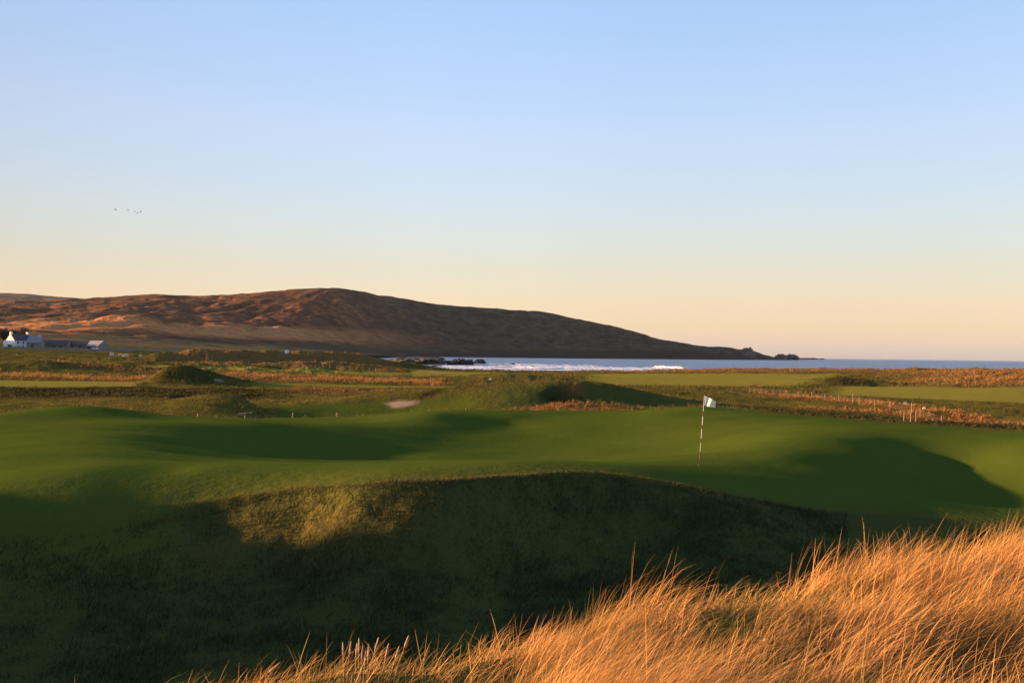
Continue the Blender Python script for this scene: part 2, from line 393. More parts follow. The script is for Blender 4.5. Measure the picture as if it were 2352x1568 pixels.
# ------------------------------------------------------------------ ground
pxg = px_of(U)
mown = mown_mask(pxg, Rr, Z)
xg, yg = np.sin(U)*Rr, np.cos(U)*Rr
nz = fbm(xg/9, yg/9, 4); nz2 = fbm(xg/3.0+5, yg/3.0, 3)
def strip(px, r, x0, x1, rs, wd, soft=.5):
    c = np.interp(px, np.linspace(x0, x1, len(rs)), rs)
    return sstep(x0-30, x0+20, px)*(1-sstep(x1-20, x1+40, px))*np.clip(1.6-np.abs(r-c+nz*wd*.7)/wd*1.2, 0, 1)
def m1_shade(px, r): return sstep(1090, 1180, px)*(1-sstep(1540, 1600, px))*sstep(98, 103, r)*(1-sstep(116, 119, r))  # mask for shade painted on the front of the middle mound
def rust_mask(px, r):
    m = strip(px, r, -400, 350, [222, 216, 205, 200], 12)
    m = np.maximum(m, strip(px, r, 520, 1010, [238, 222, 212, 200], 17))
    m = np.maximum(m, strip(px, r, 660, 980, [158, 158, 155], 5)*.8)
    m = np.maximum(m, strip(px, r, 1740, 2280, [172, 150, 132, 112], 7))
    m = np.maximum(m, strip(px, r, 1820, 2400, [129, 121, 113, 106], 3)*.9)
    m = np.maximum(m, strip(px, r, 1040, 1640, [88, 89, 87, 80], 4)*.7)
    m = np.maximum(m, strip(px, r, 40, 400, [262, 250, 240], 5)*.8)
    m = np.maximum(m, np.exp(-(((px-1322)/26)**2+((r-116.3)/1.0)**2)))
    return m*np.clip(.8+.8*fbm(np.sin(px/400)*r*.9, r/4, 3), .15, 1)
rust = rust_mask(pxg, Rr)
tan_ = np.maximum(sstep(1950, 2200, pxg+nz*90)*sstep(205, 240, Rr+nz*9), sstep(1250, 1500, pxg)*sstep(345, 370, Rr))*sstep(900, 500, Rr)
tan_ = np.maximum(tan_, sstep(940, 860, pxg)*sstep(330, 420, pxg)*sstep(325, 335, Rr)*sstep(470, 430, Rr)*.8)
tan_ = np.maximum(tan_, np.clip(1-np.abs(Rr-crv(pxg, CRX, CRR)+1.2)/1.6, 0, 1)*sstep(420, 520, pxg)*sstep(1100, 800, pxg)*.3)
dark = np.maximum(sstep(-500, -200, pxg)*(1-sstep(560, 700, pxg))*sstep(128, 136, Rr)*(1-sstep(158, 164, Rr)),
                  sstep(1690, 1790, pxg)*sstep(50, 56, Rr)*(1-sstep(-3, 4, Rr-np.interp(pxg, [1700,2000,2352,2800], [121,115,103,98])+nz*3)))  # band behind the green at right: shade of the rise, painted as dark ground
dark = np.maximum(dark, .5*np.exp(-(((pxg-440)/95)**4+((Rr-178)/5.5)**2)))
dark = np.maximum(dark, 1.0*np.exp(-(((pxg-990)/38)**2+((Rr-117.5-(pxg-990)*.03)/1.6)**2)))  # painted shadow of the lip at the right of the sand patch
dark = np.maximum(dark, .9*np.exp(-(((pxg-1945)/55)**4+((Rr-229)/7)**2)))  # painted shadow on the dune edge beside the right fairway
dark = np.maximum(dark, 1.1*np.exp(-(((pxg-1292)/45)**4+((Rr-113.5)/2.2)**2)))  # shade inside the bunker mouth, put into the ground colour
dark = np.clip(dark*(0.85+nz*.5), 0, 1)  # dark ground and painted shade share this mask
def patch(cx, cr, w_, d_): return np.exp(-(((U-azpx(cx))*cr/w_)**2+((Rr-cr)/d_)**2)*2+nz2*.5)
sand = np.clip(np.maximum.reduce([patch(926, 114, 3.4, 3.6), patch(375, 176, 1.4, .8)*.8, patch(430, 177.5, 2.6, .6)*.8, patch(505, 178, 2.0, 1.2)*.85, patch(1010, 338, 14, 5),
      patch(300, 262, 5, 3)])*2.4-1.1, 0, 1)
sand = np.maximum(sand, sstep(-7.6, -8.2, Z)*(Rr > 300)*(pxg > 850)*(Rr < 900))

m, n, l, b = newmat('links_turf', 1.0, 0)
pos = mapping(n, l, (1, 1, 1))
fine_n = noise(n, l, 9, 6, pos, .7); mid_n = noise(n, l, .55, 5, pos, .6); big_n = noise(n, l, .09, 5, pos, .6)
mow_c = mix(n, l, noise(n, l, .35, 4, mapping(n, l, (.5, 1, 1))), (.054, .090, .0135), (.076, .096, .0150))
mow_c = mix(n, l, fine_n, mow_c, mix(n, l, .5, mow_c, (.030, .062, .011)))
rough_c = mix(n, l, mid_n, (.090, .092, .020), (.165, .125, .032))
rough_c = mix(n, l, ramp(n, l, fine_n, [(.35, (0, 0, 0)), (.65, (1, 1, 1))]), mix(n, l, .5, rough_c, (.018, .022, .006)), rough_c)
rough_c = mix(n, l, ramp(n, l, big_n, [(.4, (0, 0, 0)), (.6, (1, 1, 1))]), rough_c, mix(n, l, .5, rough_c, (.028, .042, .009)))
c = mix(n, l, attr(n, 'mown'), rough_c, mow_c)
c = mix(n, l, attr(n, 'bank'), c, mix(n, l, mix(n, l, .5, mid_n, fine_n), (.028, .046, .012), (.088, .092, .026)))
c = mix(n, l, attr(n, 'fairway'), c, mix(n, l, noise(n, l, .04, 4, pos, .6), (.155, .155, .028), (.210, .185, .034)))
c = mix(n, l, attr(n, 'tan'), c, mix(n, l, mid_n, (.12, .068, .022), (.19, .112, .042)))
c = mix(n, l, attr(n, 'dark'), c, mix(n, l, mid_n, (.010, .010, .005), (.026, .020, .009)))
c = mix(n, l, attr(n, 'rust'), c, mix(n, l, mid_n, (.13, .045, .018), (.24, .10, .042)))
c = mix(n, l, attr(n, 'sand'), c, mix(n, l, mid_n, (.26, .18, .12), (.34, .25, .17)))
l.new(c, b.inputs['Base Color'])
inv = n.new('ShaderNodeMath'); inv.operation = 'SUBTRACT'; inv.inputs[0].default_value = 1.0; l.new(attr(n, 'mown'), inv.inputs[1])
mm = n.new('ShaderNodeMath'); mm.operation = 'MULTIPLY_ADD'; l.new(inv.outputs[0], mm.inputs[0]); mm.inputs[1].default_value = .9; mm.inputs[2].default_value = .06
k1 = n.new('ShaderNodeBump'); k1.inputs['Distance'].default_value = .05; l.new(mm.outputs[0], k1.inputs['Strength']); l.new(fine_n, k1.inputs['Height'])
k2 = n.new('ShaderNodeBump'); k2.inputs['Distance'].default_value = .25; l.new(mm.outputs[0], k2.inputs['Strength']); l.new(noise(n, l, 2.2, 5, pos, .6), k2.inputs['Height'])
l.new(k1.outputs[0], k2.inputs['Normal']); l.new(k2.outputs[0], b.inputs['Normal'])
M_turf = m
VV = np.stack([xg, yg, Z+EYE], -1)
ground = mesh_np('ground', VV, grid_faces(*Z.shape)[:, ::-1], None, M_turf, attrs=dict(mown=mown, fairway=fair(pxg, Rr)*sstep(130, 150, Rr), bank=np.maximum((1-mown)*sstep(48, 40, Rr), .85*m1_shade(pxg, Rr)), rust=rust, tan=tan_, dark=dark, sand=sand))  # bank colour also paints shade on the middle mound's front
tag(ground, kind='structure')

# ------------------------------------------------------------------ hills behind the bay
def hillmesh(name, rows, mat, px0, px1, step, extra=None, amp=1.0, power=1.0):
    pxs = np.concatenate([np.arange(px0, -20, 40.0), np.arange(-20, px1, step)])
    az = np.array([azpx(p) for p in pxs]); n_ = len(rows)
    Rk = np.stack([crv(pxs, *zip(*[(q[0], q[1]) for q in row])) for row in rows])
    Pk = np.stack([crv(pxs, *zip(*[(q[0], q[2]) for q in row])) for row in rows])
    Zk = np.zeros_like(Rk)
    for i in range(Rk.shape[0]):
        for j in range(len(pxs)): Zk[i, j] = ray(pxs[j], Pk[i, j])[2]*Rk[i, j]
    M_ = 46; out_r = []; out_z = []; sk = []
    for i in range(n_-1):
        for t in np.linspace(0, 1, M_, endpoint=(i == n_-2)):
            h00 = 1-t
            r_ = Rk[i]*(1-t)+Rk[i+1]*t
            sl = lambda k: (Zk[min(k+1, n_-1)]-Zk[max(k-1, 0)])/np.maximum(Rk[min(k+1, n_-1)]-Rk[max(k-1, 0)], 1)
            d = Rk[i+1]-Rk[i]; m0 = sl(i)*d; m1 = sl(i+1)*d
            if i+1 == n_-2: m1 = m1*0
            if i == n_-2: m0 = m0*0
            t2, t3 = t*t, t*t*t
            out_z.append((2*t3-3*t2+1)*Zk[i]+(t3-2*t2+t)*m0+(-2*t3+3*t2)*Zk[i+1]+(t3-t2)*m1)
            out_r.append(r_); sk.append(np.full(len(pxs), i+t))
    r_ = np.array(out_r); z_ = np.array(out_z); sk = np.array(sk)
    A = np.repeat(az[None], len(r_), 0); x = np.sin(A)*r_; y = np.cos(A)*r_
    dist = np.clip(np.abs(sk-(n_-2)), 0, 1)*.85+.15
    foot = sstep(0, .6, sk)
    nzh = fbm(x/260, y/260, 5, .55)*16+(.5-np.abs(fbm(x/170+7, y/420, 4)))*10
    rel = np.clip(z_/45, .16, 1)
    z_ = z_+nzh*amp*dist*foot*rel*.6+2.2*amp*fbm(x/60, y/60, 5, .65)*foot*np.clip(z_/40, .15, 1)
    gl = 1-np.abs(perlin(x/95+4, y/260))*2.2
    z_ = z_-np.clip(gl, 0, 1)**2*7*amp*dist*foot*rel
    if extra is not None: z_ = extra(x, y, z_, A, r_, sk, pxs)
    P = np.stack([x, y, z_+EYE], -1)
    lvl = sk/(n_-2)
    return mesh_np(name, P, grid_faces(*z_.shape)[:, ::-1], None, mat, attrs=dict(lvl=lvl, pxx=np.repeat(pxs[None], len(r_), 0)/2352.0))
m, n, l, b = newmat('moorland', 1.0, .05)
pos = mapping(n, l, (1, 1, 1))
h1 = noise(n, l, .006, 8, pos, .62, .6); h2 = noise(n, l, .03, 6, pos, .65); h3 = noise(n, l, .0035, 4, mapping(n, l, (.5, 2.2, 1)))
c = mix(n, l, ramp(n, l, h1, [(.42, (0, 0, 0)), (.56, (1, 1, 1))]), (.075, .030, .015), (.25, .088, .028))
c = mix(n, l, ramp(n, l, h2, [(.42, (0, 0, 0)), (.58, (1, 1, 1))]), mix(n, l, .78, c, (.030, .020, .012)), c)
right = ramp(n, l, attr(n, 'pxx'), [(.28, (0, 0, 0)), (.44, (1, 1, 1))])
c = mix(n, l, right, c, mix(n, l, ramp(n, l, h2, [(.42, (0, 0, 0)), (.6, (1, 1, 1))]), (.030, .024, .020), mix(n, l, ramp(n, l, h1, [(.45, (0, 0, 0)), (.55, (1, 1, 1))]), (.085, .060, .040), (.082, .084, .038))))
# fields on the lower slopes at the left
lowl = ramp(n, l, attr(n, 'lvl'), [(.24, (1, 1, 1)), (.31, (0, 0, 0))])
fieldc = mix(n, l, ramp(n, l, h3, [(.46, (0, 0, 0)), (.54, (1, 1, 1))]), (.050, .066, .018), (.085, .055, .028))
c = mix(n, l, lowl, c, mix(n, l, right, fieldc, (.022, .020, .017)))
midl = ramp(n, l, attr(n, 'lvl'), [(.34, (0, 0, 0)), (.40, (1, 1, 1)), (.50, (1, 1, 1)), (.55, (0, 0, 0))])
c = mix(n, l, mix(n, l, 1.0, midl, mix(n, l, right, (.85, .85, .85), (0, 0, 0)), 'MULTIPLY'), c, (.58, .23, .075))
c = mix(n, l, ramp(n, l, noise(n, l, .05, 6, pos, .7), [(.38, (0, 0, 0)), (.60, (1, 1, 1))]), mix(n, l, .5, c, (.018, .014, .010)), c)
l.new(c, b.inputs['Base Color'])
bump(n, l, b, h2, 12, .6, bump(n, l, None, h1, 30, .4))
M_moor = m
# rows from the foot to the skyline and down behind: (px, distance, py)
rows = [
 [(-1000,640,800),(0,640,797),(300,700,800),(620,900,808),(860,1500,816),(1000,2150,826),(1300,2300,827),(1500,2600,826),(1640,2900,826),(1770,3350,826),(1800,3400,826)],
 [(-1000,1000,775),(0,1000,770),(300,1150,776),(620,1500,792),(860,2000,803),(1000,2250,812),(1300,2420,806),(1500,2700,806),(1640,3000,811),(1750,3400,820),(1800,3420,827)],
 [(-1000,1600,740),(0,1600,742),(300,1700,742),(620,2000,760),(860,2400,765),(1000,2500,770),(1300,2700,775),(1500,2900,792),(1640,3100,804),(1750,3430,816),(1800,3460,827)],
 [(-1000,2300,700),(0,2300,708),(300,2500,704),(620,2500,702),(720,2550,695),(860,2650,706),(1000,2800,722),(1300,3000,742),(1500,3100,783),(1640,3200,799.5),(1750,3460,813),(1800,3500,827)],
 [(-1000,3100,680),(0,3100,692),(140,3100,689),(250,3100,685),(300,3050,681),(350,3000,677.5),(390,3000,679.5),(430,3000,681),(500,3000,680),(600,2950,672.5),(650,2950,668),(690,2920,663),(730,2900,661.5),(780,2900,663),(820,2900,669),(860,2900,676),(930,3000,687),(1000,3000,697.5),(1100,3050,705.5),(1170,3100,711),(1230,3150,716),(1330,3200,733),(1400,3200,747),(1450,3250,760),(1480,3250,768),(1500,3300,776),(1560,3350,787),(1620,3400,796),(1680,3450,799),(1700,3450,803),(1716,3450,800),(1730,3480,806),(1748,3500,812),(1762,3500,822),(1800,3550,828)],
 [(-1000,5200,800),(0,5200,800),(600,5200,805),(1200,5000,815),(1760,3900,830),(1800,3900,830)]]
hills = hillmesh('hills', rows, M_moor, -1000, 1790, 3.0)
tag(hills, kind='structure')
m, n, l, b = newmat('far_moor', 1.0, .05)
h1 = noise(n, l, .002, 6, mapping(n, l, (1, 2, 1)))
l.new(ramp(n, l, h1, [(.4, (.05, .04, .035)), (.6, (.12, .08, .055))]), b.inputs['Base Color'])
rows2 = [[(-1000,4200,790),(0,4200,790),(400,4200,790)], [(-1000,4800,720),(0,4800,715),(180,4800,715),(400,4800,730)],
 [(-1000,5600,655),(-300,5600,664),(0,5600,674),(60,5600,676),(110,5600,680.5),(180,5600,686),(260,5600,692),(400,5600,705)], [(-1000,8000,790),(0,8000,790),(400,8000,800)]]
tag(hillmesh('far_hills', rows2, m, -1000, 400, 5.0, amp=.8), kind='structure')

# ------------------------------------------------------------------ sea
m, n, l, b = newmat('sea_water', .35, .5)
pos = mapping(n, l, (.05, .14, .1))
wv = noise(n, l, 1.0, 6, pos, .65); wv2 = noise(n, l, .12, 4, mapping(n, l, (.05, .30, .1)), .6)
l.new(mix(n, l, wv2, (.050, .105, .22), (.075, .145, .28)), b.inputs['Base Color'])
bump(n, l, b, wv, 6.0, 1.0)
ang = np.linspace(-np.pi, np.pi, 181); rad = np.array([330, 500, 700, 1000, 1600, 2500, 4000, 7000, 12000.])
A_, R_ = np.meshgrid(ang, rad); zz = np.where(np.abs(A_-.3) > 1.6, -6.0, 0.0)
sea = mesh_np('sea', np.stack([np.sin(A_)*R_, np.cos(A_)*R_, zz*0], -1), grid_faces(*A_.shape)[:, ::-1], None, m)
tag(sea, kind='structure')
# keep ground above the sea where there is land (left and behind)

m, n, l, b = newmat('sea_foam', .9, .2)
fo = noise(n, l, 1.2, 6, mapping(n, l, (.2, .6, 1)), .7)
l.new(ramp(n, l, fo, [(.35, (.55, .58, .62)), (.6, (.85, .84, .82))]), b.inputs['Base Color'])
M_foam = m
def wave(px0, px1, py0, py1, hgt, wid, seed, ragged=1.0):
    """one breaking wave: a low rolled ridge of foam lying along the shore"""
    N = 260; T = np.linspace(0, 1, N); pxs = px0+(px1-px0)*T; pys = py0+(py1-py0)*T
    P = []
    for p, q in zip(pxs, pys):
        x, y, z = ray(p, q); r = -EYE/z; P.append((x*r, y*r))
    P = np.array(P); nn = fbm(T*18+seed, T*0+seed, 4); n2 = fbm(T*60+seed, T*0+seed*2, 4)
    env = np.clip(np.minimum(T, 1-T)*8, 0, 1)**.5*np.clip(.8+ragged*nn*.6, .12, 1.5)
    K = 9; V = []
    for k in range(K):
        s = k/(K-1); prof = math.sin(math.pi*s)**.7
        off = (s-.5)*wid*env
        rr = np.hypot(P[:, 0], P[:, 1]); sc = (rr+off+n2*1.5*prof+nn*4)/rr
        V.append(np.stack([P[:, 0]*sc, P[:, 1]*sc, -.05+hgt*env*prof*(1+n2*.25)], -1))
    V = np.array(V)
    return V.reshape(-1, 3), grid_faces(K, N)
Wl = [(1175,1570,843.5,848,1.3,20,1,.5),(1290,1560,846.5,850,.6,10,2,.9),(1170,1390,838,841,.8,7,3,1.3),(1120,1260,835.5,837,.5,6,9,1.5),
      (900,1150,840,842,.12,90,4,.5),(915,1280,844.5,845.5,.12,60,5,.4),(1000,1330,848,849,.12,36,6,.4),(1120,1340,840,842,.12,60,11,1.0),(1250,1560,849.5,851,.3,16,12,.4),(1500,1572,843.5,846,1.6,6,7,1.2)]
vs, fs, nb = [], [], 0
for a in Wl:
    v_, f_ = wave(*a); vs.append(v_); fs.append(f_+nb); nb += len(v_)
tag(mesh_np('surf', np.concatenate(vs), np.concatenate(fs)[:, ::-1], None, M_foam), 'white foaming surf rolling in along the beach of the bay', 'surf', kind='stuff')

# ------------------------------------------------------------------ rocks
M_rock = simple('dark_rock', (.035, .034, .036), .85, .5, .6)
M_islet = simple('grey_rock', (.11, .095, .085), .9, .4, .08)
M_pale = simple('pale_stone', (.50, .42, .34), .85, .25, 3)
def rock(name, px, py, r, wpx, hpx, depth, seed, mat, label, cat, group=None, sink=.25, jag=.35):
    """angular rock; width and height given in photo pixels at distance r"""
    W = wpx/F*r; H = hpx/F*r
    nu, nv = 56, 18; u = np.linspace(0, 2*np.pi, nu); v = np.linspace(0, np.pi/2, nv)
    U2, V2 = np.meshgrid(u, v); sx = np.cos(U2)*np.cos(V2)**.6; sy = np.sin(U2)*np.cos(V2)**.6; sz = np.sin(V2)**.8
    k = 1+jag*fbm(sx*2.1+seed, sy*2.1+sz*1.7+seed*3, 5, .6)
    kz = 1+jag*1.3*fbm(sx*3.5+seed*2, sy*2+seed, 4, .6)
    x, y, z = sx*k*W/2, sy*k*depth/2, sz*kz*H-H*sink*(sz < .02)
    p = PT(px, py, r); a = math.atan2(p[0], p[1])
    o = mesh_np(name, np.stack([x, y, z], -1), grid_faces(*x.shape)[:, ::-1], None, mat, smooth=False)
    o.location = p; o.rotation_euler = (0, 0, -a); return tag(o, label, cat, group)
G_r = 'dark rocks of the reef in the bay'
rs = lambda py, px: -EYE/ray(px, py)[2]
def sea_rock(px, py, w_, h_, d_, s, lab): rock('reef_rock', px, py, rs(py, px), w_, h_, d_, s, M_rock, lab, 'rock', G_r)
sea_rock(1058, 837.5, 56, 11, 14, 1, 'largest dark rock in the middle of the reef in the bay')
sea_rock(1102, 834.5, 26, 8.5, 10, 2, 'dark pointed rock at the right end of the reef')
sea_rock(1022, 834.0, 40, 5.5, 10, 3, 'low black rock joining the grassy spit to the big reef rock')
sea_rock(1082, 834.5, 24, 3.5, 7, 4, 'flat dark rock between the biggest and the pointed reef rocks')
sea_rock(1002, 841, 26, 1.8, 5, 5, 'thin flat rock awash in the foam left of the reef')
sea_rock(975, 841.5, 20, 1.4, 5, 6, 'thinnest flat rock awash in the foam nearest the dune')
sea_rock(1178, 836.5, 9, 2.2, 4, 8, 'small dark rock alone among the breaking waves')
rock('spit', 955, 835, 790, 130, 13, 60, 11, simple('spit_grass', (.075, .065, .042), .95, .5, .25), 'low grey green grassy spit running out to the dark reef', 'spit', jag=.18)
rock('spit', 985, 824.5, 1200, 70, 4.5, 60, 12, M_rock, 'low dark rocky spit further out behind the grassy one', 'spit', jag=.3)
rock('islet', 1793, 824, 3150, 26, 9, 70, 21, M_islet, 'grey rocky islet just off the tip of the headland', 'islet', 'islets off the headland', jag=.3)
rock('islet', 1818, 824, 3250, 30, 9, 70, 22, M_islet, 'flat topped grey islet furthest from the headland', 'islet', 'islets off the headland', jag=.28)
rock('skerry', 1846, 824.5, 3000, 60, 2.2, 40, 23, M_rock, 'long low dark skerry lying right of the islets', 'rock', 'skerries right of the islets')
rock('skerry', 1888, 825, 3000, 10, 1.8, 20, 24, M_rock, 'smallest dark skerry at the far right of the islets', 'rock', 'skerries right of the islets')
rock('sea_stack', 1717, 821, 3300, 34, 20, 60, 25, M_islet, 'steep knob of grey rock standing at the tip of the headland', 'rock', jag=.2)

# ------------------------------------------------------------------ grass
M_b = {}
def blade_mat(name, stops, trans=.25):
    m, n, l, b = newmat(name, .75, .25)
    c = ramp(n, l, attr(n, 'tone'), stops)
    l.new(c, b.inputs['Base Color'])
    t = n.new('ShaderNodeBsdfTranslucent'); l.new(c, t.inputs[0]); mx = n.new('ShaderNodeMixShader'); mx.inputs[0].default_value = trans
    o = n['Material Output']; l.new(b.outputs[0], mx.inputs[1]); l.new(t.outputs[0], mx.inputs[2]); l.new(mx.outputs[0], o.inputs[0])
    return m
M_marram = blade_mat('marram_blade', [(0, (.06, .075, .014)), (.30, (.22, .15, .040)), (.6, (.54, .27, .078)), (1, (.78, .43, .17))])
M_rough = blade_mat('rough_blade', [(0, (.020, .032, .008)), (.5, (.050, .050, .014)), (1, (.13, .09, .028))])
M_tuft = blade_mat('tussock_blade', [(0, (.030, .036, .009)), (.35, (.11, .082, .020)), (.7, (.28, .145, .045)), (1, (.42, .17, .065))])
def blades(name, base, length, width, leanaz, lean, bend, tone, mat, seg=4, parent=None):
    """one mesh of many blades; lean = start angle from vertical, bend = extra angle gained to the tip"""
    N = len(base); t = np.linspace(0, 1, seg+1)
    dx, dy = np.sin(leanaz), np.cos(leanaz)
    pos = np.array(base, float); P = [pos.copy()]
    for i in range(seg):
        a = lean+bend*((i+.5)/seg)**1.3
        st = (length/seg)[:, None]*np.stack([np.sin(a)*dx, np.sin(a)*dy, np.cos(a)], -1)
        pos = pos+st; P.append(pos.copy())
    P = np.array(P)                        # seg+1, N, 3
    # width direction: horizontal, at random to the lean
    wa = leanaz+rng.uniform(-1.3, 1.3, N)+np.pi/2
    wd = np.stack([np.sin(wa), np.cos(wa), np.zeros(N)], -1)
    prof = np.array([.75]+[1-.55*(i/seg)**1.5 for i in range(1, seg)]+[0])
    L = P[:-1]-wd[None]*(width[None, :, None]*prof[:-1, None, None]/2)
    Rg = P[:-1]+wd[None]*(width[None, :, None]*prof[:-1, None, None]/2)
    V = np.concatenate([np.stack([L, Rg], 1).reshape(2*seg, N, 3), P[-1:]], 0)   # 2seg+1, N
    V = V.transpose(1, 0, 2).reshape(-1, 3); K = 2*seg+1
    b0 = (np.arange(N)*K)[:, None]
    q = np.concatenate([b0+np.array([[2*i, 2*i+1, 2*i+3, 2*i+2]]) for i in range(seg-1)], 0) if seg > 1 else None
    tr = b0+np.array([[2*seg-2, 2*seg-1, 2*seg]])
    return mesh_np(name, V, q, tr, mat, parent, True, dict(tone=np.repeat(tone, K)))

# foreground marram on the camera's dune, growing in clumps blown to the right
def marram():
    B, L, W, A, Ln, Bd, T = [], [], [], [], [], [], []
    NC = 6400
    u = rng.uniform(azpx(-250), azpx(2650), NC*3); r = np.sqrt(rng.uniform(2.6**2, 13.5**2, NC*3))
    px = px_of(u)
    cr = crv(px, [-1200,-400,0,400,700,1000,1300,1600,1900,2352,3200], [3.6,3.9,4.2,4.5,4.9,5.6,6.4,7.3,8.2,9.6,11])
    x, y = np.sin(u)*r, np.cos(u)*r
    dens = np.where(r < cr+.5, 1.0, .0)*(1-sstep(cr-.1, cr+.6, r)*.5)
    dens *= np.clip(.52+1.35*perlin(x/1.0+5, y/1.0)+.5*perlin(x/2.6, y/2.6+4), .05, 1)
    dens *= np.where(px < 700, .10+.7*sstep(250, 800, px), 1)
    keep = rng.uniform(0, 1, len(u)) < dens; u, r, px, x, y, cr = [a[keep] for a in (u, r, px, x, y, cr)]
    z = hz(x, y)
    for i in range(len(x)):
        nb_ = int(rng.integers(14, 34)); rad = abs(rng.normal(0, .07, nb_)); ph = rng.uniform(0, 6.28, nb_)
        bx, by = x[i]+rad*np.cos(ph), y[i]+rad*np.sin(ph)
        tall = .75+.55*perlin(np.array([x[i]/1.4]), np.array([y[i]/1.4+8]))[0]
        tall *= 1.0 if px[i] > 900 else .9
        ln = rng.uniform(.20, .70, nb_)*tall
        w0 = np.pi/2+.35*perlin(np.array([x[i]/1.7]), np.array([y[i]/1.7]))[0]+rng.normal(0, .12)
        A.append(w0+rng.normal(0, .62, nb_)); L.append(ln)
        B.append(np.stack([bx, by, np.full(nb_, z[i])-.03], -1)); W.append(rng.uniform(.0015, .0033, nb_)*(1 if r[i] < 6 else 1.25))
        l0 = .26+.30*rng.uniform()
        Ln.append(np.clip(rng.normal(l0, .16, nb_), .0, 1.0)); Bd.append(np.clip(rng.normal(1.25, .5, nb_), .1, 2.3))
        t0 = .64+.30*perlin(np.array([x[i]/.9+3]), np.array([y[i]/.9]))[0]+.10*rng.normal()
        T.append(np.clip(rng.normal(t0, .2, nb_), 0, 1))
    # dead litter lying low between the clumps
    N = 60000; uu = rng.uniform(azpx(-250), azpx(2650), N); rr = np.sqrt(rng.uniform(2.6**2, 11.5**2, N)); pp = px_of(uu)
    cc = crv(pp, [-1200,-400,0,400,700,1000,1300,1600,1900,2352,3200], [3.6,3.9,4.2,4.5,4.9,5.6,6.4,7.3,8.2,9.6,11])
    kp = rr < cc+.35; uu, rr = uu[kp], rr[kp]; xx, yy = np.sin(uu)*rr, np.cos(uu)*rr; N = len(xx)
    B.append(np.stack([xx, yy, hz(xx, yy)-.01], -1)); L.append(rng.uniform(.08, .30, N)); W.append(rng.uniform(.0035, .007, N))
    A.append(np.pi/2+rng.normal(0, 1.0, N)); Ln.append(rng.uniform(.3, 1.2, N)); Bd.append(rng.uniform(0, .9, N))
    T.append(np.clip(rng.normal(.28, .2, N), 0, 1))
    cat = np.concatenate
    o = blades('marram_grass', cat(B), cat(L), cat(W), cat(A), cat(Ln), cat(Bd), cat(T), M_marram, 5)
    print('marram blades', sum(map(len, B)))
    return tag(o, 'golden marram grass blown to the right on the dune in the foreground', 'grass', kind='stuff')
marram()

# short shaggy grass on the face of the bank
def bank_grass():
    N = 190000; u = rng.uniform(azpx(-60), azpx(2420), N)
    px = px_of(u); rc = crv(px, CRX, CRR); c2 = crv(px, [0,600,1200,1700,2100,2352], [12,13,15.5,19,25,25])
    r = c2-2+(rc-c2+2)*rng.uniform(0, 1, N); r = np.minimum(r, rc+rng.normal(0, .08, N))
    kp = px < 1950; u, px, r, rc = u[kp], px[kp], r[kp], rc[kp]; x, y = np.sin(u)*r, np.cos(u)*r
    cl = perlin(x/.5, y/.5)*.5+perlin(x/1.8, y/1.8)*.6
    N = len(x); k2 = rng.uniform(0, 1, N) < np.clip(.6+cl, .1, 1); x, y, cl, r, rc = [a[k2] for a in (x, y, cl, r, rc)]; N = len(x)
    lft = np.exp(-((x+2.5)/4.5)**2)*sstep(6, 0, rc-r)
    tone = np.clip(.16+.30*cl+.10*lft+rng.normal(0, .14, N), 0, 1)
    return tag(blades('rough_grass', np.stack([x, y, hz(x, y)-.01], -1), rng.uniform(.05, .16, N)*np.clip(1+1.1*cl, .4, 2), rng.uniform(.008, .016, N), np.pi/2+rng.normal(0, 1.2, N),
           rng.uniform(.1, .8, N), rng.uniform(.2, .9, N), tone, M_rough, 2),
           'short shaggy rough grass on the shaded bank below the green', 'grass', kind='stuff')
bank_grass()
def fringe():
    N = 9000; u = rng.uniform(azpx(300), azpx(1900), N); px = px_of(u); r = crv(px, CRX, CRR)+rng.normal(.02, .12, N); x, y = np.sin(u)*r, np.cos(u)*r
    tone = np.clip(rng.normal(.30, .16, N), 0, 1)
    tag(blades('fringe_grass', np.stack([x, y, hz(x, y)-.01], -1), rng.uniform(.03, .085, N), rng.uniform(.005, .010, N), np.pi/2+rng.normal(0, 1.2, N), rng.uniform(.1, .8, N), rng.uniform(.1, .8, N), tone, M_tuft, 2),
        'thin sunlit fringe of longer grass along the rim of the bank', 'grass', kind='stuff')
fringe()

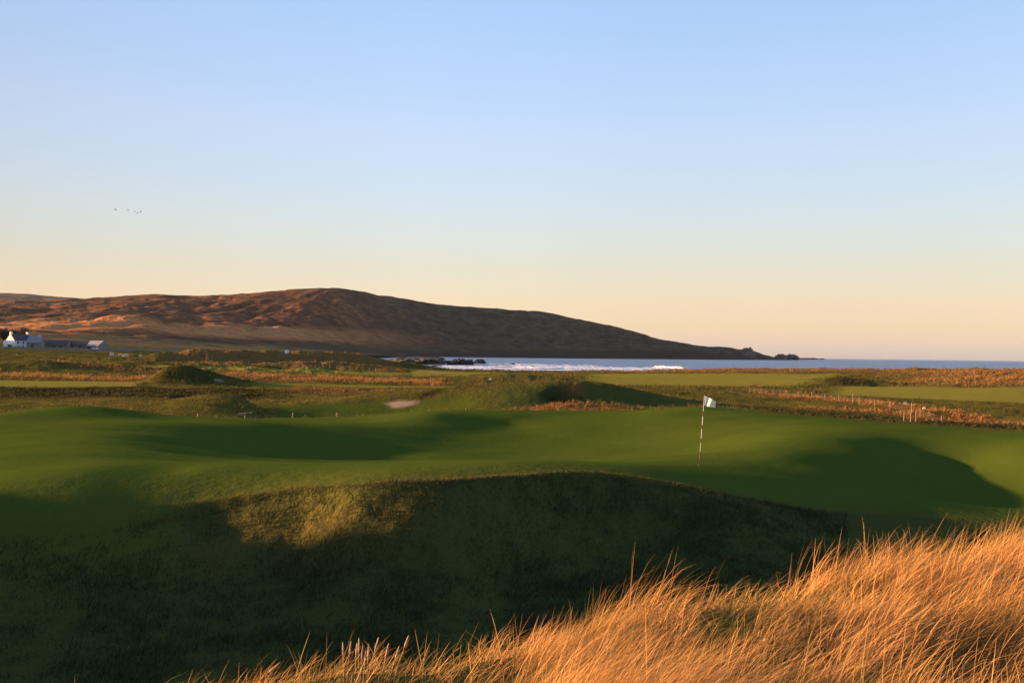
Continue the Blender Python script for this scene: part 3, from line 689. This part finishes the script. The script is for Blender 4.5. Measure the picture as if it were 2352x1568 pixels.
# tussocks of the links: scattered by ground type
def tussocks(name, r0, r1, N, lab, hmin, hmax, wf, per=9):
    u = rng.uniform(azpx(-150), azpx(2500), N); r = np.exp(rng.uniform(math.log(r0), math.log(r1), N)); px = px_of(u)
    x, y = np.sin(u)*r, np.cos(u)*r
    i = np.clip(np.searchsorted(AZ, u)-1, 0, len(AZ)-2); j = np.clip(np.searchsorted(lr, np.log(r))-1, 0, len(lr)-2)
    mo, ru, ta, da, sa = mown[j, i], rust[j, i], tan_[j, i], dark[j, i], sand[j, i]
    cl = perlin(x/4, y/4)*.7+perlin(x/12, y/12)*.6
    d = np.clip(.22+.45*cl, 0.02, .8)+ru*.9+ta*.55+da*.4
    d = d*(1-.75*m1_shade(px, r)); d = d*(1-mo)**2.5*(1-sa)*(hz(x, y) > .6)
    k = rng.uniform(0, 1, N) < d; x, y, r, ru, ta, da, cl = [a[k] for a in (x, y, r, ru, ta, da, cl)]
    n0 = len(x); H = rng.uniform(hmin, hmax, n0)*(1+.5*ru)*(1+.3*cl)
    tone0 = np.clip(.17+.15*cl+.52*ru+.38*ta-.5*da+rng.normal(0, .05, n0), 0, 1)  # blades darken with the dark mask, its painted shade included
    rep = lambda a: np.repeat(a, per)
    M = n0*per; rad = rng.uniform(0, .35, M)*rep(H); ph = rng.uniform(0, 6.28, M)
    bx, by = rep(x)+rad*np.cos(ph), rep(y)+rad*np.sin(ph)
    b = np.stack([bx, by, hz(bx, by)-.03], -1)
    print(name, M)
    o = blades(name, b, rep(H)*rng.uniform(.6, 1.1, M), wf*rep(r)/100*rng.uniform(.7, 1.3, M), ph*0+np.pi/2+rng.normal(0, 1.1, M), rng.uniform(0, .6, M), rng.uniform(.1, .9, M),
               np.clip(rep(tone0)+rng.normal(0, .1, M), 0, 1), M_tuft, 2)
    return tag(o, lab, 'grass', kind='stuff')
tussocks('tussock_grass', 52, 175, 60000, 'tawny and rust tussock grass on the rough ground behind the green', .12, .40, .035)
tussocks('dune_grass', 175, 430, 75000, 'orange and tawny grass on the far links and dunes', .25, .75, .04, 7)

# single stems with seed heads standing above the left end of the marram
M_stem = simple('dry_stem', (.50, .33, .18), .7, .2, 20); M_head = simple('seed_head', (.46, .30, .19), .85, .3, 60)
def seed_stem(x, y, L, ang, bendx, lab, sl=0.5):
    z = hz1(x, y); e = empty('grass_stem', (x, y, z-.02), 0, label=lab, cat='grass stem', group='dry stems with seed heads at the foot of the dune')
    pp = []; a = ang
    p = Vector((0, 0, 0)); pp.append(p.copy())
    for k in range(8):
        p = p+Vector((math.sin(a), .03, math.cos(a)))*L/8; a += bendx/8; pp.append(p.copy())
    MB().tube(pp, [.0017-.00008*k for k in range(9)], 5).build('stem', M_stem, e, True)
    d = (pp[-1]-pp[-2]).normalized(); q = pp[-1]-d*.005; h = .07+.02*random.random()
    MB().tube([q, q+d*h*.25, q+d*h*.6, q+d*h*.9, q+d*h], [.002, .0046, .0042, .0026, .0006], 6).build('seed_head', M_head, e, True)
stems = [(788,1468,0,-.05,'leftmost tall dry stem of the cluster'),(803,1465,.05,.05,'second tall stem from the left of the cluster'),(818,1472,.03,.02,'third stem from the left, leaning slightly'),
 (824,1462,.0,.0,'upright stem in the middle of the cluster'),(831,1478,.0,.08,'short stem right of the middle upright one'),(838,1490,.08,.0,'shortest stem inside the cluster'),
 (845,1488,.05,-.02,'short straight stem before the leaning tall one'),(862,1457,.16,.12,'tallest stem of the cluster, leaning right'),(885,1488,.12,.1,'first low stem right of the tall cluster'),
 (908,1486,.2,.1,'low stem leaning right among marram tips'),(930,1450,.24,.12,'long stem leaning far right beyond the cluster'),(622,1506,.5,.4,'long bent stem at the bottom left of the dune'),(832,1507,.9,.3,'stem lying almost flat left of the cluster')]
for (sx, sy, an, be, lab) in stems[:12]:
    r_ = 5.0+.02*random.random()*20
    r_ = min(r_, 5.0+max(0, (sx-800))*.002)
    L_ = .42
    top = PT(sx, sy, r_)
    for it in range(30):
        bx = top[0]-L_*math.sin(an+be*.5); zb = hz1(bx, top[1]); L_ += (top[2]-zb-.06-L_*math.cos(an+be*.5))*.6
        L_ = max(.15, min(.75, L_))
    seed_stem(bx, top[1], L_, an, be, lab)

# ------------------------------------------------------------------ flag on the green
M_white = simple('white_paint', (.55, .53, .50), .4, .05, 8, .4)
M_band = simple('dark_band', (.10, .06, .045), .5, .2, 8)
bz = hz(np.array([PT(1606, 1068, 29.8)[0]]), np.array([PT(1606, 1068, 29.8)[1]]))[0]
# walk along the ray to the ground
def hit(px, py, r0, r1, n_=4000):
    x, y, z = ray(px, py); rr = np.linspace(r0, r1, n_); h = hz(x*rr, y*rr); k = np.argmax(h >= EYE+z*rr)
    return np.array([x*rr[k], y*rr[k], h[k]]), rr[k]
fp, fr = hit(1606, 1067, 20, 60)
print('flag at', fp, fr)
fe = empty('golf_flag', tuple(fp), 0, label='white golf flag on a banded pole leaning right, standing in the green', cat='golf flag')
topz = PT(1618.5, 908, fr); Lp = topz[2]-fp[2]; lean = (topz[0]-fp[0])
def at(t): return Vector((lean*t, 0, Lp*t))
MB().tube([at(0), at(1)], [.011, .0085], 10).build('pole', M_white, fe, True)
for a0, a1 in ((0, .19), (.32, .38), (.515, .575), (.70, .775)):
    MB().tube([at(a0+.001), at(a1)], .0125, 10).build('band', M_band, fe, True)
m, n, l, b = newmat('flag_cloth', .8, .2); b.inputs['Base Color'].default_value = (.82, .78, .74, 1)
t = n.new('ShaderNodeBsdfTranslucent'); t.inputs[0].default_value = (.8, .72, .65, 1); mx = n.new('ShaderNodeMixShader'); mx.inputs[0].default_value = .35
l.new(b.outputs[0], mx.inputs[1]); l.new(t.outputs[0], mx.inputs[2]); l.new(mx.outputs[0], n['Material Output'].inputs[0])
nu, nv = 26, 14; vs = []
Wf = 25.5/F*fr; Hf = 23/F*fr; fal = 13/F*fr
for i in range(nv):
    for j in range(nu):
        s, q = j/(nu-1), i/(nv-1)
        a = at(1)+(at(1-Hf/Lp)-at(1))*q
        top_drop = fal*s; h = (1-q)
        x = a.x+Wf*s; z = a.z-top_drop*h-(4/F*fr)*s*q
        yy = .045*math.sin(s*7.5+q*1.2)*min(1, s*3)-.10*s
        vs.append((x, yy, z))
fl = mesh_np('flag', np.array(vs), grid_faces(nv, nu), None, m, fe)
# cup
cp = MB(); cp.tube([(0, 0, -.08), (0, 0, .006)], .054, 20).build('cup', M_band, fe)

# ------------------------------------------------------------------ fences
M_wood = simple('weathered_wood', (.22, .16, .11), .9, .3, 6)
M_wire = simple('wire', (.16, .14, .12), .5, .1, 6, .5)
def fence(lab, posts, hh=1.1, wd=.11, wires=True, group=None):
    """posts: (px, r) or (px, r, height)"""
    pts = []
    for q in posts:
        a = azpx(q[0]); r = q[1]; x, y = math.sin(a)*r, math.cos(a)*r; pts.append((x, y, hz1(x, y), q[2] if len(q) > 2 else hh, q[3] if len(q) > 3 else random.uniform(-.06, .06)))
    e = empty('fence', pts[0][:3], 0, label=lab, cat='fence', group=group); o = Vector(pts[0][:3]); tops = []
    for (x, y, z, h, tl) in pts:
        p = Vector((x, y, z))-o; t = p+Vector((tl*h, 0, h))
        MB().tube([p-Vector((0, 0, .3)), p+(t-p)*.97, t], [wd/2, wd/2, wd*.3], 7).build('post', M_wood, e)
        tops.append((p, t))
    if wires:
        mb = MB()
        for f in (.35, .6, .85):
            for (p, t), (p2, t2) in zip(tops[:-1], tops[1:]):
                a, b_ = p+(t-p)*f, p2+(t2-p2)*f
                mb.tube([a, (a+b_)/2-Vector((0, 0, .03)), b_], .006, 4, False)
        mb.build('wire', M_wire, e)
    return e, tops
s_ = 2352/2560
e, tp = fence('wooden post and wire fence running just behind the back edge of the green',
   [(50*s_-60, 72), (50*s_, 73, 1.1), (180, 74), (373*s_, 74), (497*s_, 72, 1.3, 0), (615*s_, 72, 1.35, 0), (731*s_, 74, 1.25, .08), (846*s_, 75, 1.25, -.06), (950*s_, 77, 1.2, 0), (1054*s_, 80), (1152*s_, 84), (1157*s_+8, 86)], 1.15, .12)
# brace and cross bar of the strainer posts
p, t = tp[4]; MB().tube([p+Vector((-1.1, 0, .1)), p+(t-p)*.75], .05, 6).build('brace', M_wood, e)
p, t = tp[5]; MB().tube([t+Vector((-.45, 0, -.12)), t+Vector((.45, 0, -.02))], .06, 6).build('cross_bar', M_wood, e)
far = [(600*0+(0+q/3.675)*s_, 330) for q in (1920, 1998, 2085, 2148, 2215, 2285)]+[((600+q/3.675)*s_, 328) for q in (325, 397, 470, 543, 615, 690, 762, 825, 890, 947, 1008, 1070, 1130, 1187, 1248)]
fence('distant row of pale fence posts at the foot of the big grassy dune', [(a, r-i*.4) for i, (a, r) in enumerate(far)], 1.25, .16)
rt = [(1860+q/3.36, r) for q, r in ((48, 175), (145, 172), (248, 168), (350, 164), (460, 160), (570, 155), (680, 150), (798, 145), (912, 140), (972, 137), (1100, 133), (1230, 128), (1410, 118), (1483, 116), (1660, 110))]
fence('post and wire fence along the rusty strip at the right', [(a*s_, r, 1.35 if i in (8, 12) else .95) for i, (a, r) in enumerate(rt)], 1.0, .09)
fence('three close fence posts in front of the rusty strip at the right', [((1860+q/3.36)*s_, 101) for q in (1345, 1403, 1447)], .9, .09)

# ------------------------------------------------------------------ farm
M_wall = simple('white_render', (.62, .62, .62), .85, .06, .8)
M_slate = simple('slate_roof', (.055, .055, .065), .7, .3, 2.5)
M_stone = simple('grey_stone', (.17, .155, .14), .95, .35, 1.5)
M_tin = simple('grey_sheet_roof', (.20, .21, .24), .6, .15, 1.2)
M_glass = simple('window_glass', (.02, .025, .03), .15, .1, 1, .5)
M_door = simple('dark_door', (.05, .045, .04), .7, .2, 2)
M_gold = simple('hedge', (.03, .04, .018), .95, .5, 1)
def bpos(px, r):
    a = azpx(px); x, y = math.sin(a)*r, math.cos(a)*r; return (x, y, hz1(x, y)-.3)
FS = .86    # metres per photo pixel at the farm
# farmhouse: gable towards the camera at the right, white dormers on the roof
def win(mb_parent, x, y, z, w_, h, axis='y'):
    f = MB().box((x, y, z), (w_+.24, .10, h+.24) if axis == 'y' else (.10, w_+.24, h+.24)).build('window', M_wall, mb_parent)
    MB().box((x, y-.06, z) if axis == 'y' else (x+(.06 if x > 0 else -.06), y, z), (w_, .05, h) if axis == 'y' else (.05, w_, h)).build('pane', M_glass, f)
e = empty('farmhouse', bpos(43, 528), R(62), label='white two storey farmhouse with slate roof and chimneys at the far left', cat='house'); e.scale = (FS, FS, FS)
MB().gable(11, 7.0, 5.0, 3.4).build('wall', M_wall, e)
rf = MB().roof(10.6, 7.0, 5.0, 3.4).build('roof', M_slate, e)
for cx_ in (-5.0, 5.0):
    ch = MB().box((cx_, 0, 8.8), (1.0, 1.5, 1.6)).build('chimney', M_wall, rf)
    MB().box((cx_, 0, 9.67), (1.2, 1.7, .14)).build('chimney_cap', M_slate, ch)
for cy_, cz_ in ((-1.6, 3.9), (-1.6, 1.4), (1.7, 1.4), (1.7, 3.9)): win(e, -5.55, cy_, cz_, 1.0, 1.4, 'x')
for cx_ in (-3.2, 0, 3.2):
    win(e, cx_, -3.55, 3.7, 1.0, 1.3); win(e, cx_, 3.55, 3.7, 1.0, 1.3)
for cx_ in (-3.2, 3.2): win(e, cx_, -3.55, 1.3, 1.0, 1.3)
MB().box((0, -3.56, 1.05), (1.0, .12, 2.1)).build('door', M_door, e)
# porch at the left
pc = empty('lean_to_porch', bpos(21, 524), R(20), label='low white porch with dark opening left of the white farmhouse', cat='porch')
MB().gable(4.6, 4, 2.6, 1.3).build('wall', M_wall, pc); MB().roof(4.6, 4, 2.6, 1.3).build('roof', M_wall, pc)
MB().box((.3, -2.03, 1.1), (1.9, .12, 1.9)).build('door', M_door, pc)
e = empty('white_cottage', bpos(76, 545), R(80), label='white gabled cottage close behind the farmhouse', cat='house'); e.scale = (FS, FS, FS)
MB().gable(12, 6.2, 3.9, 3.3).build('wall', M_wall, e); rf = MB().roof(11.6, 6.2, 3.9, 3.3).build('roof', M_tin, e)
MB().box((5.2, 0, 7.2), (.8, 1.1, 1.2)).build('chimney', M_wall, rf)
win(e, -6.05, 0, 2.2, 1.0, 1.2, 'x')
def barn(name, px, r, rz, L, W, h, rise, wall, roof, lab, doors=()):
    e = empty(name, bpos(px, r), R(rz), label=lab, cat='barn', group='stone farm buildings right of the farmhouse')
    MB().gable(L, W, h, rise).build('wall', wall, e); MB().roof(L, W, h, rise).build('roof', roof, e)
    for (x, w_, hh) in doors: MB().box((x, -W/2-.03, hh/2), (w_, .12, hh)).build('door', M_door, e)
    return e
barn('stone_shed', 81, 520, 8, 6.4, 6, 3.1, 2.4, M_stone, M_tin, 'grey roofed stone shed in front of the white cottage', [(-.6, 1.2, 2.0)])
barn('long_barn', 126, 530, 2, 13.5, 6, 2.6, 1.9, M_stone, M_slate, 'long low stone barn with black slate roof next to the shed', [(-3.8, 1, 1.9), (-1.6, .8, 1.9), (.4, 1.6, 2), (4, 1.2, 2)])
barn('long_barn', 177, 530, -2, 12, 6, 2.2, 1.8, M_stone, M_slate, 'second long stone barn with dark roof further right', [(-4, 1.2, 1.9), (-1, 1, 1.9), (2.6, 1.4, 1.9)])
e = barn('steading', 222, 524, -28, 9, 7, 2.1, 2.5, M_stone, M_tin, 'grey sheet roofed barn at the right end of the farm', [(-1.5, 1.6, 1.9)])
e = empty('trailer', bpos(217, 512), R(5), label='small white trailer parked before the grey roofed barn', cat='trailer')
MB().box((0, 0, 1.25), (2.6, 1.5, 1.3), 0, .94).build('body', M_white, e)
for sx in (-.85, .85): MB().tube([(sx, -.86, .42), (sx, -.70, .42)], .32, 14).build('wheel', M_door, e)
MB().tube([(1.3, 0, .6), (2.1, 0, .5)], .05, 6).build('drawbar', M_wire, e)
# field walls by the farm
def dry_wall(lab, pts, h=1.2, t=.7):
    P = []
    for (px, r) in pts: a = azpx(px); P.append((math.sin(a)*r, math.cos(a)*r))
    xs = []; 
    for (a, b_) in zip(P[:-1], P[1:]):
        n_ = max(2, int(math.dist(a, b_)/3)); xs += [(a[0]+(b_[0]-a[0])*k/n_, a[1]+(b_[1]-a[1])*k/n_) for k in range(n_)]
    xs.append(P[-1]); mb = MB(); V = []; 
    for i, (x, y) in enumerate(xs):
        z = hz1(x, y); hh = h*random.uniform(.85, 1.1); V += [(x, y-t/2, z-.4), (x, y-t*.35, z+hh), (x, y+t*.35, z+hh), (x, y+t/2, z-.4)]
    f = []
    for i in range(len(xs)-1):
        for k in range(3): f.append((4*i+k, 4*i+4+k, 4*i+5+k, 4*i+1+k))
    f += [(0, 1, 2, 3), tuple(4*(len(xs)-1)+k for k in (3, 2, 1, 0))]
    mb.poly(V, f); return tag(mb.build('stone_wall', M_stone, None), lab, 'wall', 'dry stone walls round the farm')
dry_wall('dry stone wall in front of the farm buildings', [(-120, 505), (60, 508), (130, 508), (250, 510), (300, 515)])
dry_wall('dry stone wall running right from the farm across the fields', [(255, 560), (420, 590), (600, 640)])

# trees beside the farmhouse
M_leaf = blade_mat('dark_leaf', [(0, (.012, .016, .008)), (.6, (.028, .034, .014)), (1, (.05, .045, .02))], .15)
M_bark = simple('bark', (.06, .045, .035), .95, .3, 2)
def tree(px, r, H, Wd, seed, lab):
    g_ = np.random.default_rng(seed); p = bpos(px, r); e = empty('wind_bent_tree', p, 0, label=lab, cat='tree', group='dark trees sheltering the farmhouse')
    mb = MB(); mb.tube([(0, 0, -.3), (.1, 0, H*.3), (.4, .1, H*.6), (.8, 0, H*.85)], [.28, .22, .14, .04], 7)
    for k in range(9):
        a = g_.uniform(0, 6.28); z0 = H*g_.uniform(.25, .6); L = Wd*g_.uniform(.25, .48)
        mb.tube([(.3, 0, z0), (.3+math.cos(a)*L*.5, math.sin(a)*L*.5, z0+H*.12), (.4+math.cos(a)*L, math.sin(a)*L, z0+H*.2)], [.1, .06, .02], 5)
    mb.build('trunk', M_bark, e, True)
    N = 3800; c = g_.normal(0, 1, (26, 3))*np.array([Wd*.24, Wd*.24, H*.13])+np.array([.5, 0, H*.62])
    idx = g_.integers(0, 26, N); P = c[idx]+g_.normal(0, 1, (N, 3))*np.array([.75, .75, .5]); P[:, 2] = np.maximum(P[:, 2], H*.12)
    D = g_.normal(0, 1, (N, 3)); D /= np.linalg.norm(D, axis=1)[:, None]; E = np.cross(D, g_.normal(0, 1, (N, 3))); E /= np.linalg.norm(E, axis=1)[:, None]
    s = g_.uniform(.14, .3, N)[:, None]
    V = np.stack([P-D*s, P+E*s*.6, P+D*s, P-E*s*.6], 1).reshape(-1, 3); q = np.arange(4*N).reshape(-1, 4)
    mesh_np('crown', V, q, None, M_leaf, e, False, dict(tone=np.repeat(g_.uniform(0, 1, N), 4)))
for i, (px, r, H, Wd, lab) in enumerate([(-34, 556, 11, 9, 'tallest dark tree cut by the left edge of the picture'), (-8, 560, 11.5, 10, 'tall dark tree at the left edge behind the house'), (14, 562, 10.6, 8, 'dark bushy tree between the edge and the farmhouse roof'),
      (30, 565, 9.8, 6, 'low dark tree showing just over the farmhouse ridge'), (50, 566, 10.2, 3.5, 'narrow dark tree rising between the farmhouse chimneys')]):
    tree(px, r, H, Wd, 40+i, lab)

# small white hut on top of the big dune, pale stones
_r = np.linspace(365, 410, 90); _x, _y, _ = ray(659, 800); _h = hz(_x*_r, _y*_r); _k = int(np.argmax((_h-EYE)/_r)); hx = (_x*_r[_k], _y*_r[_k], _h[_k])
e = empty('white_hut', (hx[0], hx[1], hz1(hx[0], hx[1])-.1), R(15), label='tiny white hut on the crest of the big grassy dune', cat='hut')
hh_ = .9
MB().gable(1.3, 1.2, hh_, .45).build('wall', M_wall, e); MB().roof(1.3, 1.2, hh_, .45, .06, .08).build('roof', M_wall, e)
for i, (px, py, w_, h_, r0, r1, lab) in enumerate([(257, 816, 8, 6, 200, 500, 'leftmost pale boulder glowing in the sun before the farm fields'), (276, 816.5, 7, 4, 200, 500, 'middle pale boulder of the sunlit group before the farm fields'),
      (289, 819, 12, 5, 200, 500, 'widest pale boulder of the sunlit group'), (323, 819, 8, 3.5, 200, 500, 'low pale boulder right of the sunlit group'),
      (2079, 929, 8, 6, 90, 200, 'white stone in the grass left of the fence posts at right'), (2123, 940, 8, 5, 90, 200, 'white stone in the grass right of the fence posts at right'),
      (1127, 852+20, 8, 3.5, 150, 300, 'small pale stone on the mound in the middle distance'), (1290, 884.5, 10, 2.5, 150, 300, 'flat pale stone on the far side of the sunlit mound')]):
    q, r_ = hit(px, py, r0, r1)
    o = rock('boulder', px, py, r_, w_, h_, w_/F*r_*.8, 60+i, M_pale, lab, 'stone'); o.location = (q[0], q[1], q[2]-.05)

# ------------------------------------------------------------------ birds
M_bird = simple('bird_feather', (.06, .055, .05), .8, .2, 5)
def bird(px, py, sc, roll, lab):
    p = PT(px, py, 420); e = empty('bird', tuple(p), R(-70), label=lab, cat='bird', group='skein of birds flying over the hill'); e.rotation_euler = (0, roll, R(-75)); e.scale = (sc, sc, sc)
    MB().tube([(0, .52, .05), (0, .40, .03), (0, .2, 0), (0, 0, 0), (0, -.25, 0), (0, -.42, 0)], [.015, .035, .05, .13, .08, .015], 8).build('body', M_bird, e, True)
    for s in (-1, 1):
        MB().poly([(0, .14, .04), (s*.45, .12, .22), (s*.9, -.08, .16), (s*.45, -.1, .2), (0, -.15, .04), (0, .14, .0), (s*.45, .12, .19), (s*.45, -.1, .17), (0, -.15, .0)],
                  [(0, 1, 3, 4), (1, 2, 3), (5, 8, 7, 6), (6, 7, 2), (0, 5, 6, 1), (4, 3, 7, 8), (1, 6, 2), (3, 2, 7)]).build('wing', M_bird, e)
for (px, py, s, ro, lab) in [(265.5, 481.5, 1.1, .3, 'leading bird at the far left of the skein'), (294.5, 483, .9, -.2, 'second bird of the skein behind the gap'), (310, 486, .95, .1, 'third bird of the skein'),
      (316.5, 489.5, .8, .4, 'lowest bird of the skein'), (323, 487, 1.0, -.3, 'last bird at the right end of the skein')]:
    bird(px, py, s, ro, lab)

# ------------------------------------------------------------------ sea air: one even box of haze round everything
hb = MB().box((0, 0, 135), (25200, 25200, 300)).build('haze', bpy.data.materials.new('haze_air'))
hm = hb.data.materials[0]; hm.use_nodes = True; hn = hm.node_tree.nodes; hn.clear()
ho = hn.new('ShaderNodeOutputMaterial'); hv = hn.new('ShaderNodeVolumePrincipled')
hv.inputs['Color'].default_value = (.80, .88, 1.0, 1); hv.inputs['Density'].default_value = 0.000008; hv.inputs['Anisotropy'].default_value = .2
hm.node_tree.links.new(hv.outputs[0], ho.inputs['Volume']); hb['kind'] = 'stuff'
